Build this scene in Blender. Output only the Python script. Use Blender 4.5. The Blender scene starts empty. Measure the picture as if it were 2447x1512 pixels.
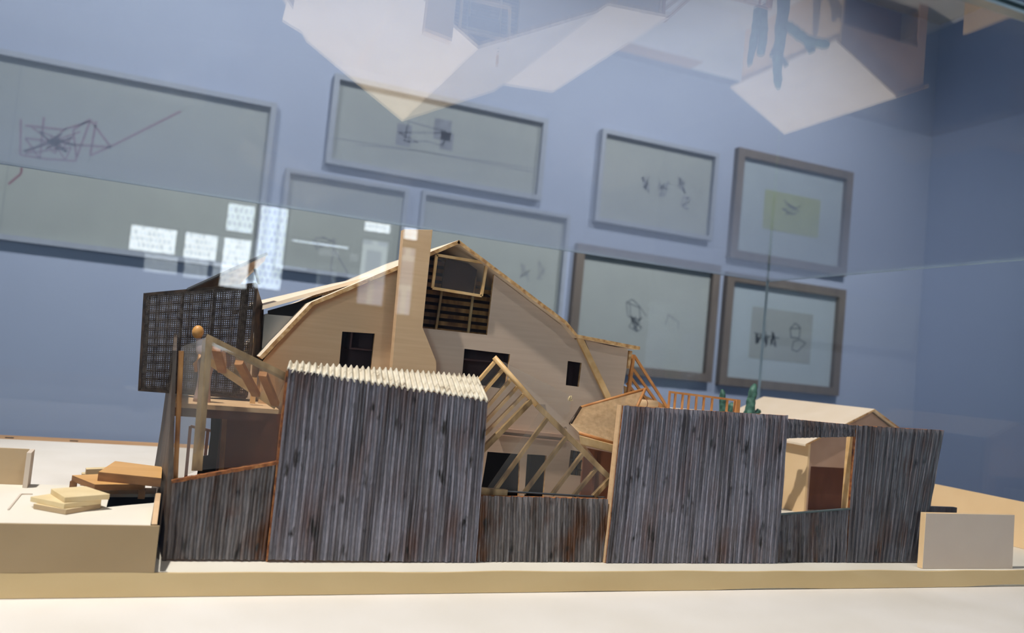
import bpy, bmesh, math, random
from mathutils import Vector, Matrix, noise
random.seed(7)
S = bpy.context.scene
COL = S.collection

# ------------------------------------------------------------------ camera
IW, IH, FPX = 2447.0, 1512.0, 1986.0
HC = 0.20                                   # lens height above the model's ground board
YAW, PITCH, ROLL = (math.radians(a) for a in (21.446, 3.186, 5.517))
FW = Vector((math.sin(YAW)*math.cos(PITCH), math.cos(YAW)*math.cos(PITCH), math.sin(PITCH)))
RT0 = Vector((math.cos(YAW), -math.sin(YAW), 0)); UP0 = RT0.cross(FW)
RT = RT0*math.cos(ROLL) + UP0*math.sin(ROLL); UP = UP0*math.cos(ROLL) - RT0*math.sin(ROLL)
EYE = Vector((0, 0, HC))
cam = bpy.data.cameras.new('camera'); co = bpy.data.objects.new('camera', cam); COL.objects.link(co)
cam.sensor_width = 36; cam.lens = FPX/IW*36
co.matrix_world = Matrix(((RT.x, UP.x, -FW.x, EYE.x), (RT.y, UP.y, -FW.y, EYE.y), (RT.z, UP.z, -FW.z, EYE.z), (0, 0, 0, 1)))
cam.clip_start = 0.01; cam.clip_end = 60
cam.dof.use_dof = True; cam.dof.focus_distance = 0.93; cam.dof.aperture_fstop = 6.3
S.camera = co
S.view_settings.view_transform = 'Standard'; S.view_settings.look = 'None'
S.view_settings.gamma = 1; S.view_settings.exposure = 0.0
try:
    S.view_settings.use_curve_mapping = False
    c = S.cycles
    c.use_adaptive_sampling = True; c.adaptive_threshold = 0.03
    c.max_bounces = 9; c.diffuse_bounces = 3; c.glossy_bounces = 5; c.transmission_bounces = 4; c.transparent_max_bounces = 40
    c.use_denoising = True; c.sample_clamp_indirect = 8; c.caustics_reflective = False; c.caustics_refractive = False
except Exception: pass

def at(px, py, Y=None, Z=None, X=None):
    """the point of the place seen at a pixel, on the plane Y=, Z= or X="""
    d = RT*((px-IW/2)/FPX) - UP*((py-IH/2)/FPX) + FW
    if Y is not None: t = Y/d.y
    elif Z is not None: t = (Z-HC)/d.z
    else: t = X/d.x
    return EYE + d*t

# ------------------------------------------------------------------ materials
def lin(r, g, b):
    f = lambda v: ((v/255+.055)/1.055)**2.4 if v > 10 else v/255/12.92
    return (f(r), f(g), f(b), 1)
def newmat(name):
    m = bpy.data.materials.new(name); m.use_nodes = True
    nt = m.node_tree; nt.nodes.clear(); return m, nt, nt.nodes, nt.links
def surf(name, cols, scale=(1, 1, 1), nscale=20, detail=6, rough=.6, spec=.4, bump=0, bumpscale=None, metal=0, pos=None, distort=0, sheen=None):
    """noise-ramped surface; cols from low to high noise values"""
    m, nt, N, L = newmat(name)
    out = N.new('ShaderNodeOutputMaterial'); b = N.new('ShaderNodeBsdfPrincipled'); L.new(b.outputs[0], out.inputs[0])
    tc = N.new('ShaderNodeTexCoord'); mp = N.new('ShaderNodeMapping'); mp.inputs['Scale'].default_value = scale
    L.new(tc.outputs['Object'], mp.inputs[0])
    nz = N.new('ShaderNodeTexNoise'); nz.inputs['Scale'].default_value = nscale; nz.inputs['Detail'].default_value = detail
    nz.inputs['Distortion'].default_value = distort
    L.new(mp.outputs[0], nz.inputs['Vector'])
    rp = N.new('ShaderNodeValToRGB'); L.new(nz.outputs[0], rp.inputs[0])
    el = rp.color_ramp.elements
    n = len(cols); pos = pos or [.3+.4*i/(n-1) for i in range(n)]
    while len(el) < n: el.new(.5)
    for i, cc in enumerate(cols): el[i].position = pos[i]; el[i].color = cc
    L.new(rp.outputs[0], b.inputs['Base Color'])
    b.inputs['Roughness'].default_value = rough; b.inputs['Specular IOR Level'].default_value = spec; b.inputs['Metallic'].default_value = metal
    if bump:
        n2 = N.new('ShaderNodeTexNoise'); n2.inputs['Scale'].default_value = bumpscale or nscale; n2.inputs['Detail'].default_value = 5
        L.new(mp.outputs[0], n2.inputs['Vector'])
        bp = N.new('ShaderNodeBump'); bp.inputs['Strength'].default_value = bump; bp.inputs['Distance'].default_value = .001
        L.new(n2.outputs[0], bp.inputs['Height']); L.new(bp.outputs[0], b.inputs['Normal'])
    return m
def weathered(name, base, streak, rust, rust_amt=.5, rough=.42):
    """silver-stained wood: long vertical streaks, dark stains and rust patches"""
    m, nt, N, L = newmat(name)
    out = N.new('ShaderNodeOutputMaterial'); b = N.new('ShaderNodeBsdfPrincipled'); L.new(b.outputs[0], out.inputs[0])
    tc = N.new('ShaderNodeTexCoord')
    def nz(scale, s, det=5):
        mp = N.new('ShaderNodeMapping'); mp.inputs['Scale'].default_value = scale; L.new(tc.outputs['Object'], mp.inputs[0])
        n = N.new('ShaderNodeTexNoise'); n.inputs['Scale'].default_value = s; n.inputs['Detail'].default_value = det
        L.new(mp.outputs[0], n.inputs['Vector']); return n
    def ramp(n, p0, p1, c0=(0, 0, 0, 1), c1=(1, 1, 1, 1)):
        r = N.new('ShaderNodeValToRGB'); L.new(n.outputs[0], r.inputs[0])
        r.color_ramp.elements[0].position = p0; r.color_ramp.elements[1].position = p1
        r.color_ramp.elements[0].color = c0; r.color_ramp.elements[1].color = c1; return r
    def mix(fac, a, bb, op='MIX'):
        x = N.new('ShaderNodeMixRGB'); x.blend_type = op
        if hasattr(fac, 'outputs'): L.new(fac.outputs[0], x.inputs[0])
        else: x.inputs[0].default_value = fac
        for i, v in ((1, a), (2, bb)):
            if hasattr(v, 'outputs'): L.new(v.outputs[0], x.inputs[i])
            else: x.inputs[i].default_value = v
        return x
    st = ramp(nz((1, 1, .06), 150, 4), .30, .60, streak, base)
    fine = ramp(nz((1, 1, .2), 900, 3), .35, .65, (.75, .75, .75, 1), (1.1, 1.1, 1.1, 1))
    c1 = mix(1.0, st, fine, 'MULTIPLY')
    ru = ramp(nz((1, 1, .35), 42, 6), .5, .5+.3/max(rust_amt, .05)*.4)
    c2 = mix(ru, c1, rust)
    dk = ramp(nz((1, 1, .45), 95, 3), .62, .72)
    c3 = mix(dk, c2, (.02, .016, .014, 1))
    L.new(c3.outputs[0], b.inputs['Base Color'])
    b.inputs['Roughness'].default_value = rough; b.inputs['Specular IOR Level'].default_value = .5
    bn = nz((1, 1, .15), 500, 4); bp = N.new('ShaderNodeBump'); bp.inputs['Strength'].default_value = .5; bp.inputs['Distance'].default_value = .0008
    L.new(bn.outputs[0], bp.inputs['Height']); L.new(bp.outputs[0], b.inputs['Normal'])
    return m
def glass(name, tint=(.97, .98, .98, 1), haze=0.0, hazecol=(.8, .8, .8, 1), f0=.04):
    """clear sheet: each face reflects by its Fresnel share and lets the rest through"""
    m, nt, N, L = newmat(name)
    out = N.new('ShaderNodeOutputMaterial')
    g = N.new('ShaderNodeNewGeometry'); d = N.new('ShaderNodeVectorMath'); d.operation = 'DOT_PRODUCT'
    L.new(g.outputs['Incoming'], d.inputs[0]); L.new(g.outputs['Normal'], d.inputs[1])
    def mth(op, a, bv=None):
        x = N.new('ShaderNodeMath'); x.operation = op
        for i, v in enumerate((a, bv)):
            if v is None: continue
            if hasattr(v, 'type') and not isinstance(v, (int, float)): L.new(v, x.inputs[i])
            else: x.inputs[i].default_value = v
        return x.outputs[0]
    c = mth('ABSOLUTE', d.outputs['Value']); c = mth('SUBTRACT', 1.0, c); c = mth('POWER', c, 5.0)
    c = mth('MULTIPLY', c, 1-f0); c = mth('ADD', c, f0)
    t = N.new('ShaderNodeBsdfTransparent'); t.inputs[0].default_value = tint
    gl = N.new('ShaderNodeBsdfGlossy'); gl.inputs['Roughness'].default_value = 0.0; gl.inputs['Color'].default_value = (1, 1, 1, 1)
    base = t
    if haze:
        df = N.new('ShaderNodeBsdfDiffuse'); df.inputs[0].default_value = hazecol
        mh = N.new('ShaderNodeMixShader'); mh.inputs[0].default_value = haze
        L.new(t.outputs[0], mh.inputs[1]); L.new(df.outputs[0], mh.inputs[2]); base = mh
    mx = N.new('ShaderNodeMixShader'); L.new(c, mx.inputs[0]); L.new(base.outputs[0], mx.inputs[1]); L.new(gl.outputs[0], mx.inputs[2])
    L.new(mx.outputs[0], out.inputs[0]); return m
def plain(name, col, rough=.6, metal=0, spec=.4, var=.12, nscale=30, scale=(1, 1, 1), bump=0):
    lo = tuple(v*(1-var) for v in col[:3])+(1,); hi = tuple(min(1, v*(1+var)) for v in col[:3])+(1,)
    return surf(name, [lo, hi], scale=scale, nscale=nscale, rough=rough, metal=metal, spec=spec, bump=bump)

M = {}
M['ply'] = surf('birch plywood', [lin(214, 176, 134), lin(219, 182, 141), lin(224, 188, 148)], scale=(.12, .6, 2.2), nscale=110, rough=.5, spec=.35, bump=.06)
M['plypale'] = surf('plywood without warm bounce', [lin(198, 172, 150), lin(202, 177, 155), lin(207, 182, 160)], scale=(.12, .6, 2.2), nscale=110, rough=.5, spec=.35, bump=.06)  # greyer copy of the plywood, lacking the warmth of bounced light
M['plyedge'] = surf('rough plywood edge', [lin(150, 100, 55), lin(205, 160, 105), lin(228, 194, 148)], scale=(1, 1, 1), nscale=150, rough=.7, bump=.6, bumpscale=220)
M['roof'] = surf('pale roof card', [lin(238, 216, 188), lin(246, 226, 202)], scale=(.4, .4, 1), nscale=40, rough=.6)
M['balsa'] = surf('golden balsa strip', [lin(204, 160, 102), lin(224, 182, 126), lin(236, 200, 148)], nscale=70, rough=.45, bump=.15)
M['orange'] = surf('orange stained stick', [lin(176, 112, 58), lin(208, 146, 86)], nscale=80, rough=.5)
M['ochre'] = surf('ochre wood margin', [lin(184, 140, 96), lin(200, 156, 110)], scale=(.2, 1, 1), nscale=40, rough=.6)
M['amber'] = surf('amber wood', [lin(92, 54, 26), lin(150, 98, 48), lin(184, 132, 76)], scale=(1, 1, .3), nscale=120, rough=.4)
M['postwood'] = surf('aged clear-coated wood', [lin(92, 68, 40), lin(150, 122, 84), lin(182, 152, 112)], scale=(1, 1, .35), nscale=90, rough=.3, spec=.6)
M['redwood'] = surf('red brown board', [lin(108, 62, 40), lin(126, 76, 50)], scale=(1, 1, .4), nscale=60, rough=.6)
M['pinkwall'] = surf('pinkish shade-toned card', [lin(176, 142, 120), lin(190, 156, 134)], nscale=30, rough=.65)
M['bronzeboard'] = surf('bronze brown board', [lin(96, 74, 56), lin(132, 102, 74), lin(160, 122, 84)], scale=(.5, 1, 1), nscale=50, rough=.4)
M['landedge'] = surf('honey board edge', [lin(112, 74, 42), lin(148, 102, 62)], scale=(.4, .4, 2), nscale=90, rough=.6)
M['blocktan'] = surf('shaded brown card', [lin(166, 141, 106), lin(174, 149, 114)], nscale=14, rough=.75, spec=.2)  # darker than the other tan card: shade on the terrace front put into colour
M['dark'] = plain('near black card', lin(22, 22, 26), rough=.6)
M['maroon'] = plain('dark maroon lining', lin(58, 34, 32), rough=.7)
M['grey_corr'] = weathered('silver grey corrugated wood', lin(134, 130, 140), lin(76, 69, 70), lin(90, 54, 32), .34)
M['brown_corr'] = weathered('brown grey corrugated wood', lin(122, 115, 115), lin(66, 55, 48), lin(84, 50, 26), .75)
M['dark_corr'] = weathered('dark corrugated wood', lin(100, 95, 99), lin(50, 44, 42), lin(70, 44, 26), .55)
M['side_corr'] = weathered('bare grey wood', lin(104, 90, 78), lin(50, 40, 33), lin(74, 50, 32), .7, .6)
M['rust'] = surf('rusty edge', [lin(70, 36, 16), lin(140, 82, 38), lin(176, 120, 70)], nscale=180, rough=.7, bump=.7)
M['zinc'] = surf('whitened corrugated sheet', [lin(120, 100, 78), lin(206, 194, 172), lin(226, 216, 198)], scale=(.6, 1, 1), nscale=85, rough=.5, pos=[.28, .42, .7], bump=.3)
M['whitecard'] = surf('white ground card', [lin(226, 218, 208), lin(236, 229, 222)], nscale=9, rough=.8, spec=.2)
M['creamcard'] = surf('cream ground card', [lin(224, 215, 198), lin(234, 226, 212)], nscale=10, rough=.8, spec=.2)
M['browncard'] = surf('brown chipboard card', [lin(212, 184, 136), lin(221, 194, 147)], scale=(.3, 1, 1), nscale=30, rough=.75, spec=.2)
M['tancard'] = surf('tan grey card', [lin(182, 156, 122), lin(192, 166, 132)], nscale=14, rough=.75, spec=.2)
M['greycard'] = surf('grey beige card', [lin(206, 188, 172), lin(214, 197, 180)], nscale=14, rough=.7, spec=.25)
M['warmcard'] = surf('warm tan card', [lin(232, 196, 148), lin(240, 206, 160)], nscale=14, rough=.7)
M['stepcard'] = surf('cut cream board', [lin(222, 196, 148), lin(234, 212, 168)], nscale=40, rough=.75, bump=.2)
M['steppanel'] = surf('honey plywood', [lin(206, 152, 88), lin(222, 172, 108)], scale=(.2, 1, 1), nscale=50, rough=.55)
M['clay'] = surf('green modelling clay', [lin(40, 70, 58), lin(66, 104, 88), lin(96, 138, 118)], nscale=160, rough=.5, bump=.5)
M['mesh'] = surf('bronze wire', [lin(66, 54, 46), lin(120, 104, 92)], nscale=200, rough=.35, metal=.85)
M['meshframe'] = surf('dark bronze bar', [lin(40, 32, 28), lin(84, 66, 52)], nscale=120, rough=.45, metal=.5)
M['tanmesh'] = surf('tan wire cloth', [lin(190, 156, 116), lin(222, 190, 150)], nscale=200, rough=.5, metal=.2)
M['steel'] = surf('dull steel sheet', [lin(92, 90, 86), lin(160, 156, 150)], scale=(1, 1, .5), nscale=16, rough=.35, metal=.75)
M['rod'] = plain('grey steel rod', lin(104, 108, 112), rough=.3, metal=.8)
M['skin'] = plain('turned maple', lin(204, 146, 78), rough=.45)
M['robe'] = plain('pale mauve felt', lin(176, 152, 146), rough=.9)
M['wall'] = surf('blue wall paint', [lin(160, 169, 191), lin(163, 172, 193)], nscale=3, rough=.8, spec=.2)
M['sidewall'] = surf('dusk blue wall paint', [lin(160, 172, 198), lin(163, 175, 200)], nscale=3, rough=.8, spec=.2)
M['whitewall'] = plain('white wall paint', lin(205, 205, 208), rough=.85, var=.02)
M['ceil'] = plain('ceiling paint', lin(190, 190, 192), rough=.9, var=.02)
M['floor'] = surf('dark blue grey floor', [lin(78, 88, 110), lin(88, 98, 120)], nscale=4, rough=.5)
M['plinth'] = plain('white painted plinth', lin(208, 206, 204), rough=.7, var=.03)
M['glass'] = glass('case glass', (.985, .99, .99, 1))
M['backglass'] = glass('thin back glass', (.985, .99, .99, 1), f0=.016)
M['glassedge'] = plain('polished glass edge', lin(168, 186, 196), rough=.12, spec=.8)
M['seal'] = plain('dark green seam', lin(66, 82, 82), rough=.3, spec=.6)
M['acrylic'] = glass('model acrylic', (.97, .965, .95, 1), haze=.03, hazecol=(.75, .68, .62, 1))
M['haze_acrylic'] = glass('scuffed acrylic', (.97, .96, .94, 1), haze=.10, hazecol=(.8, .72, .64, 1))
M['glazing'] = glass('picture glass', (.98, .98, .98, 1), f0=.02)
M['palewood'] = plain('pale grey frame', lin(150, 156, 168), rough=.6, var=.05)
M['greywood'] = plain('slate grey frame', lin(122, 128, 138), rough=.6, var=.05)
M['brownwood'] = surf('grey oak frame', [lin(98, 88, 80), lin(112, 101, 92)], scale=(1, 1, .2), nscale=30, rough=.6)
M['paper'] = surf('greenish paper', [lin(160, 165, 163), lin(166, 171, 168)], nscale=6, rough=.9)
M['mat'] = surf('pale mount board', [lin(168, 179, 186), lin(172, 183, 190)], nscale=6, rough=.9)
M['tracing'] = surf('tracing paper', [lin(150, 156, 156), lin(156, 162, 160)], nscale=8, rough=.9)
M['yellowpaper'] = surf('yellow note paper', [lin(158, 168, 132), lin(164, 172, 136)], nscale=6, rough=.9)
M['ink'] = plain('ink', lin(96, 104, 112), rough=.9)
M['darkink'] = plain('dark ink', lin(70, 78, 86), rough=.9)
M['redink'] = plain('faded red ink', lin(140, 110, 122), rough=.9)
M['wash'] = plain('grey wash', lin(134, 138, 148), rough=.9)

# ------------------------------------------------------------------ mesh helpers
ORG = {}
def emp(name, loc, label, cat, group=None):
    o = bpy.data.objects.new(name, None); COL.objects.link(o); o.location = loc
    o.empty_display_size = .02
    ORG[o.name] = Vector(loc); o['label'] = label; o['category'] = cat
    if group: o['group'] = group
    return o
def tag(o, label, cat, group=None):
    o['label'] = label; o['category'] = cat
    if group: o['group'] = group
    return o
class MB:
    def __init__(s): s.v = []; s.f = []; s.m = []
    def add(s, vs, fs, mi=0):
        b = len(s.v); s.v += [Vector(p) for p in vs]; s.f += [[i+b for i in q] for q in fs]; s.m += [mi]*len(fs); return s
    def hexa(s, a, mi=0):
        """8 corners: bottom loop 0-3, top loop 4-7"""
        return s.add(a, [(3, 2, 1, 0), (4, 5, 6, 7), (0, 1, 5, 4), (1, 2, 6, 5), (2, 3, 7, 6), (3, 0, 4, 7)], mi)
    def box(s, x0, x1, y0, y1, z0, z1, mi=0):
        return s.hexa([(x0, y0, z0), (x1, y0, z0), (x1, y1, z0), (x0, y1, z0), (x0, y0, z1), (x1, y0, z1), (x1, y1, z1), (x0, y1, z1)], mi)
    def prism(s, pts, ext, mi=0, side=None):
        n = len(pts); e = Vector(ext); a = [Vector(p) for p in pts]
        side = mi if side is None else side
        b = len(s.v); s.v += a + [p+e for p in a]
        s.f += [[b+i for i in range(n)][::-1], [b+n+i for i in range(n)]]; s.m += [mi, mi]
        for i in range(n):
            j = (i+1) % n; s.f.append([b+i, b+j, b+n+j, b+n+i]); s.m.append(side)
        return s
    def bar(s, p, q, w, h=None, up=(0, 0, 1), mi=0):
        p, q = Vector(p), Vector(q); h = h or w; d = (q-p).normalized(); u = Vector(up)
        if abs(d.dot(u)) > .95: u = Vector((0, 1, 0))
        r = d.cross(u).normalized()*w/2; t = r.cross(d).normalized()*h/2
        return s.hexa([p-r-t, p+r-t, q+r-t, q-r-t, p-r+t, p+r+t, q+r+t, q-r+t], mi)
    def tube(s, path, rad, n=8, mi=0):
        path = [Vector(p) for p in path]; b = len(s.v); k = len(path)
        rr = rad if isinstance(rad, (list, tuple)) else [rad]*k
        u0 = Vector((0, 0, 1))
        for i, p in enumerate(path):
            d = (path[min(i+1, k-1)]-path[max(i-1, 0)]).normalized()
            u = u0 if abs(d.dot(u0)) < .93 else Vector((0, 1, 0))
            x = d.cross(u).normalized(); y = x.cross(d)
            for j in range(n):
                a = 2*math.pi*j/n; s.v.append(p+(x*math.cos(a)+y*math.sin(a))*rr[i])
        for i in range(k-1):
            for j in range(n):
                j2 = (j+1) % n; s.f.append([b+i*n+j, b+i*n+j2, b+(i+1)*n+j2, b+(i+1)*n+j]); s.m.append(mi)
        s.f.append([b+j for j in range(n)][::-1]); s.f.append([b+(k-1)*n+j for j in range(n)]); s.m += [mi, mi]
        return s
    def corr(s, BL, BR, TR, TL, thick=.004, pitch=.0062, amp=.0019, nz=16, seed=0, rag=.0008, wob=.0006, nrm=(0, -1, 0), mi=0, edge=None):
        """corrugated board with ribs running up, its ribbed face towards nrm"""
        BL, BR, TR, TL = (Vector(p) for p in (BL, BR, TR, TL)); nrm = Vector(nrm)
        wd = (BR-BL).length; nx = max(8, int(wd/pitch*8)); b = len(s.v); edge = mi if edge is None else edge
        def P(i, j, back):
            u = i/nx; v = j/nz
            p = BL.lerp(BR, u).lerp(TL.lerp(TR, u), v)
            ph = u*wd/pitch*2*math.pi
            loc = noise.noise(Vector((u*wd*55+seed*9.1, v*4+seed, 0)))
            a = amp*(.75+.5*noise.noise(Vector((u*wd*160+seed*3, v*7, 5.5))))
            c = math.sin(ph+.8*noise.noise(Vector((u*wd*60, v*3, seed*2.2))))
            c = (abs(c)**.75)*(1 if c > 0 else -1)
            if back: return p-nrm*(thick)+nrm*0
            q = p+nrm*(c*a+loc*wob)
            if j == nz: q = q+(TL-BL).normalized()*rag*noise.noise(Vector((u*wd*300, seed, 1.5)))
            if j == 0: q = q+(BL-TL).normalized()*rag*.3*noise.noise(Vector((u*wd*300, seed, 7.5)))
            return q
        for back in (0, 1):
            for j in range(nz+1):
                for i in range(nx+1): s.v.append(P(i, j, back))
        w = nx+1; o2 = w*(nz+1)
        I = lambda i, j, k: b+k*o2+j*w+i
        for j in range(nz):
            for i in range(nx):
                s.f.append([I(i, j, 0), I(i+1, j, 0), I(i+1, j+1, 0), I(i, j+1, 0)]); s.m.append(mi)
                s.f.append([I(i, j, 1), I(i, j+1, 1), I(i+1, j+1, 1), I(i+1, j, 1)]); s.m.append(edge)
        for i in range(nx):
            s.f.append([I(i, nz, 0), I(i+1, nz, 0), I(i+1, nz, 1), I(i, nz, 1)]); s.m.append(edge)
            s.f.append([I(i, 0, 0), I(i, 0, 1), I(i+1, 0, 1), I(i+1, 0, 0)]); s.m.append(edge)
        for j in range(nz):
            s.f.append([I(0, j, 0), I(0, j+1, 0), I(0, j+1, 1), I(0, j, 1)]); s.m.append(edge)
            s.f.append([I(nx, j, 0), I(nx, j, 1), I(nx, j+1, 1), I(nx, j+1, 0)]); s.m.append(edge)
        return s
    def board(s, outer, holes, ext, mi=0, side=None):
        """flat board with openings: outline and holes in one plane, pushed out by ext"""
        side = mi if side is None else side
        bm = bmesh.new(); e = Vector(ext); loops = []
        for lp in [outer]+list(holes):
            vs = [bm.verts.new(p) for p in lp]; loops.append(vs)
            for i in range(len(vs)): bm.edges.new((vs[i], vs[(i+1) % len(vs)]))
        bmesh.ops.triangle_fill(bm, use_beauty=True, use_dissolve=False, edges=bm.edges[:])
        bm.verts.index_update(); tris = [[v.index for v in f.verts] for f in bm.faces]; pts = [v.co.copy() for v in bm.verts]
        bm.free()
        b = len(s.v); n = len(pts); s.v += pts+[p+e for p in pts]
        for t in tris:
            s.f.append([b+i for i in t]); s.m.append(mi); s.f.append([b+n+i for i in t[::-1]]); s.m.append(mi)
        k = 0
        for lp in [outer]+list(holes):
            m_ = len(lp)
            for i in range(m_):
                j = (i+1) % m_; s.f.append([b+k+i, b+k+j, b+n+k+j, b+n+k+i]); s.m.append(side)
            k += m_
        return s
    def build(s, name, mats, parent=None, loc=None, smooth=False, bevel=0, fix=True):
        mats = mats if isinstance(mats, (list, tuple)) else [mats]
        if parent is not None: org = ORG[parent.name]
        elif loc is not None: org = Vector(loc)
        else:
            lo = Vector([min(p[i] for p in s.v) for i in range(3)]); hi = Vector([max(p[i] for p in s.v) for i in range(3)])
            org = Vector(((lo.x+hi.x)/2, (lo.y+hi.y)/2, lo.z))
        me = bpy.data.meshes.new(name); me.from_pydata([p-org for p in s.v], [], s.f); me.update()
        for mt in mats: me.materials.append(M[mt] if isinstance(mt, str) else mt)
        for p, mi in zip(me.polygons, s.m): p.material_index = mi; p.use_smooth = smooth
        if fix:
            bm = bmesh.new(); bm.from_mesh(me); bmesh.ops.recalc_face_normals(bm, faces=bm.faces[:]); bm.to_mesh(me); bm.free()
        o = bpy.data.objects.new(name, me); COL.objects.link(o)
        if parent is not None: o.parent = parent; ORG[o.name] = ORG[parent.name]
        else: o.location = org; ORG[o.name] = org
        if bevel:
            md = o.modifiers.new('bevel', 'BEVEL'); md.width = bevel; md.segments = 2; md.limit_method = 'ANGLE'
        return o
def struct(o): o['kind'] = 'structure'; return o
V = Vector

# ------------------------------------------------------------------ room
YW, XR, XL, YF, ZF, ZC = 3.72, 4.07, -4.0, -6.1, -0.90, 2.5
struct(MB().box(XL, XR, YW, YW+.1, ZF, ZC).build('wall_back', 'wall'))
struct(MB().box(XR, XR+.1, YF, YW+.1, ZF, ZC).build('wall_right', 'sidewall'))
struct(MB().box(XL-.1, XL, YF, YW+.1, ZF, ZC).build('wall_left', 'whitewall'))
struct(MB().box(XL-.1, XR+.1, YF-.1, YW+.1, ZF-.1, ZF).build('floor', 'floor'))
struct(MB().box(XL-.1, XR+.1, YF-.1, YW+.1, ZC, ZC+.1).build('ceiling', 'ceil'))
# windows in the wall behind the camera, most seen as reflections, one unseen and added for light
def daylight(name, col, strength, sc):
    m, nt, N, L = newmat(name)
    out = N.new('ShaderNodeOutputMaterial'); e = N.new('ShaderNodeEmission'); L.new(e.outputs[0], out.inputs[0])
    tc = N.new('ShaderNodeTexCoord'); mp = N.new('ShaderNodeMapping'); mp.inputs['Rotation'].default_value = (math.pi/2, 0, 0)
    L.new(tc.outputs['Object'], mp.inputs[0])
    br = N.new('ShaderNodeTexBrick'); br.inputs['Scale'].default_value = sc
    br.inputs['Color1'].default_value = col; br.inputs['Color2'].default_value = tuple(v*.6 for v in col[:3])+(1,)
    br.inputs['Mortar'].default_value = tuple(min(1, v*1.2) for v in col[:3])+(1,); br.inputs['Mortar Size'].default_value = .05
    br.inputs['Brick Width'].default_value = .35; br.inputs['Row Height'].default_value = .5
    L.new(mp.outputs[0], br.inputs['Vector']); L.new(br.outputs[0], e.inputs[0]); e.inputs[1].default_value = strength
    return m
M['day'] = daylight('daylit street front', (.78, .88, 1, 1), 10.0, 11)
M['dayfill'] = daylight('added fill daylight', (.62, .80, 1, 1), 22.0, .4)  # emission of the unseen window added as fill
M['daydim'] = daylight('shaded street front', (.70, .82, 1, 1), 8.5, 9)
M['dayfaint'] = daylight('dim courtyard light', (.7, .8, 1, 1), 3.0, 2)
M['winframe'] = plain('dark window frame', lin(120, 122, 126), rough=.5)
WIN = [(-.46, -.10, .755, .985, 'day'), (-.075, .20, .745, .985, 'day'), (.21, .45, .56, .985, 'day'), (.21, .45, 1.0, 1.26, 'daydim'), (.46, .71, .58, 1.28, 'daydim'),
       (.72, 1.22, .985, 1.045, 'daydim'), (1.29, 1.55, 1.16, 1.28, 'day'), (1.29, 1.55, .55, 1.13, 'dayfaint'), (1.63, 1.79, 1.14, 1.28, 'day'), (1.63, 1.79, .5, 1.11, 'dayfaint'),
       (-3.95, -3.0, -.3, 2.3, 'dayfill')]  # last window is added out of sight, only to light the model
rect = lambda x0, x1, z0, z1, y: [(x0, y, z0), (x1, y, z0), (x1, y, z1), (x0, y, z1)]
struct(MB().board(rect(XL, XR, ZF, ZC, YF-.1), [rect(a, b, c_, d, YF-.1) for a, b, c_, d, _ in WIN], (0, .1, 0)).build('wall_front', 'whitewall'))
for i, (a, b, c_, d, k) in enumerate(WIN):
    w = struct(MB().box(a, b, YF-.09, YF-.07, c_, d).build('window_%d' % (i+1), k))
    fr = MB()
    for x0, x1, z0, z1 in ((a, b, c_, c_+.02), (a, b, d-.02, d), (a, a+.02, c_, d), (b-.02, b, c_, d)): fr.box(x0, x1, YF-.07, YF-.03, z0, z1)
    if b-a > 1: fr.box((a+b)/2-.02, (a+b)/2+.02, YF-.07, YF-.03, c_, d)
    fr.build('window_frame', 'winframe', w)

# ------------------------------------------------------------------ case and plinth
HT = .450; CY0, CY1, CX0, CX1, ZB = .365, 1.615, -.62, 1.275, -.022
plinth = MB().box(CX0-.03, CX1+.03, CY0-.03, CY1+.03, ZF, ZB-.006).build('plinth', 'plinth')
tag(plinth, 'white painted plinth carrying the glass display case', 'plinth')
bb = MB().box(CX0+.012, CX1-.012, CY0+.012, .752, ZB-.006, -.0195).box(CX0+.012, CX1-.012, .752, CY1-.012, ZB-.006, -.0205).build('ground_board', 'whitecard')
tag(bb, 'wide white ground board along the bottom of the glass case', 'board')
case = emp('display_case', ((CX0+CX1)/2, (CY0+CY1)/2, ZB-.006), 'large clear glass display case covering the house model', 'display case')
T = .008
def pane(name, x0, x1, y0, y1, z0, z1, ax, gm='glass'):
    mb = MB().box(x0, x1, y0, y1, z0, z1); o = mb.build(name, [gm, 'glassedge'], case)
    for p in o.data.polygons:
        if abs(p.normal[ax]) < .5: p.material_index = 1
    return o
pane('front_pane', CX0, CX1, CY0, CY0+T, ZB-.006, HT, 1)
pane('back_pane', CX0, CX1, CY1-T, CY1, ZB-.006, HT, 1, 'backglass')
pane('side_pane', CX0, CX0+T, CY0+T, CY1-T, ZB-.006, HT, 0)
pane('side_pane', CX1-T, CX1, CY0+T, CY1-T, ZB-.006, HT, 0)
pane('top_pane', CX0, CX1, CY0, CY1, HT, HT+.002, 2)
MB().box(CX0, CX1, CY0, CY0+T, HT+.002, HT+.006).build('joint_strip', 'seal', case)
MB().box(CX0, CX1, CY0-.0012, CY0, HT+.0045, HT+.006).build('joint_highlight', 'glassedge', case)

# ------------------------------------------------------------------ model ground
BX0, BX1, BYF, BYB = -.55, 1.255, .7463, 1.592
base = emp('model_base', ((BX0+BX1)/2, 1.15, -.0195), 'raised white card site of the model with brown cardboard front edge', 'model base')
MB().box(BX0, BX1, BYF+.003, BYB, -.0195, 0).build('site_card', 'creamcard', base)
n = 130; top = []; bot = []
for i in range(n+1):
    x = BX0+(BX1-BX0)*i/n
    top.append(V((x, BYF, .0004+.0016*noise.noise(V((x*11, 0, 2)))))); bot.append(V((x, BYF, -.0190+.0052*max(0, noise.noise(V((x*5.5, 4, 3)))-.05))))
fs = MB()
for i in range(n):
    a, b, c_, d = bot[i], bot[i+1], top[i+1], top[i]; e = V((0, .003, 0))
    fs.hexa([a, b, b+e, a+e, d, c_, c_+e, d+e])
o = fs.build('front_edge', 'browncard', base); o['label'] = 'brown cardboard front edge strip'
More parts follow.
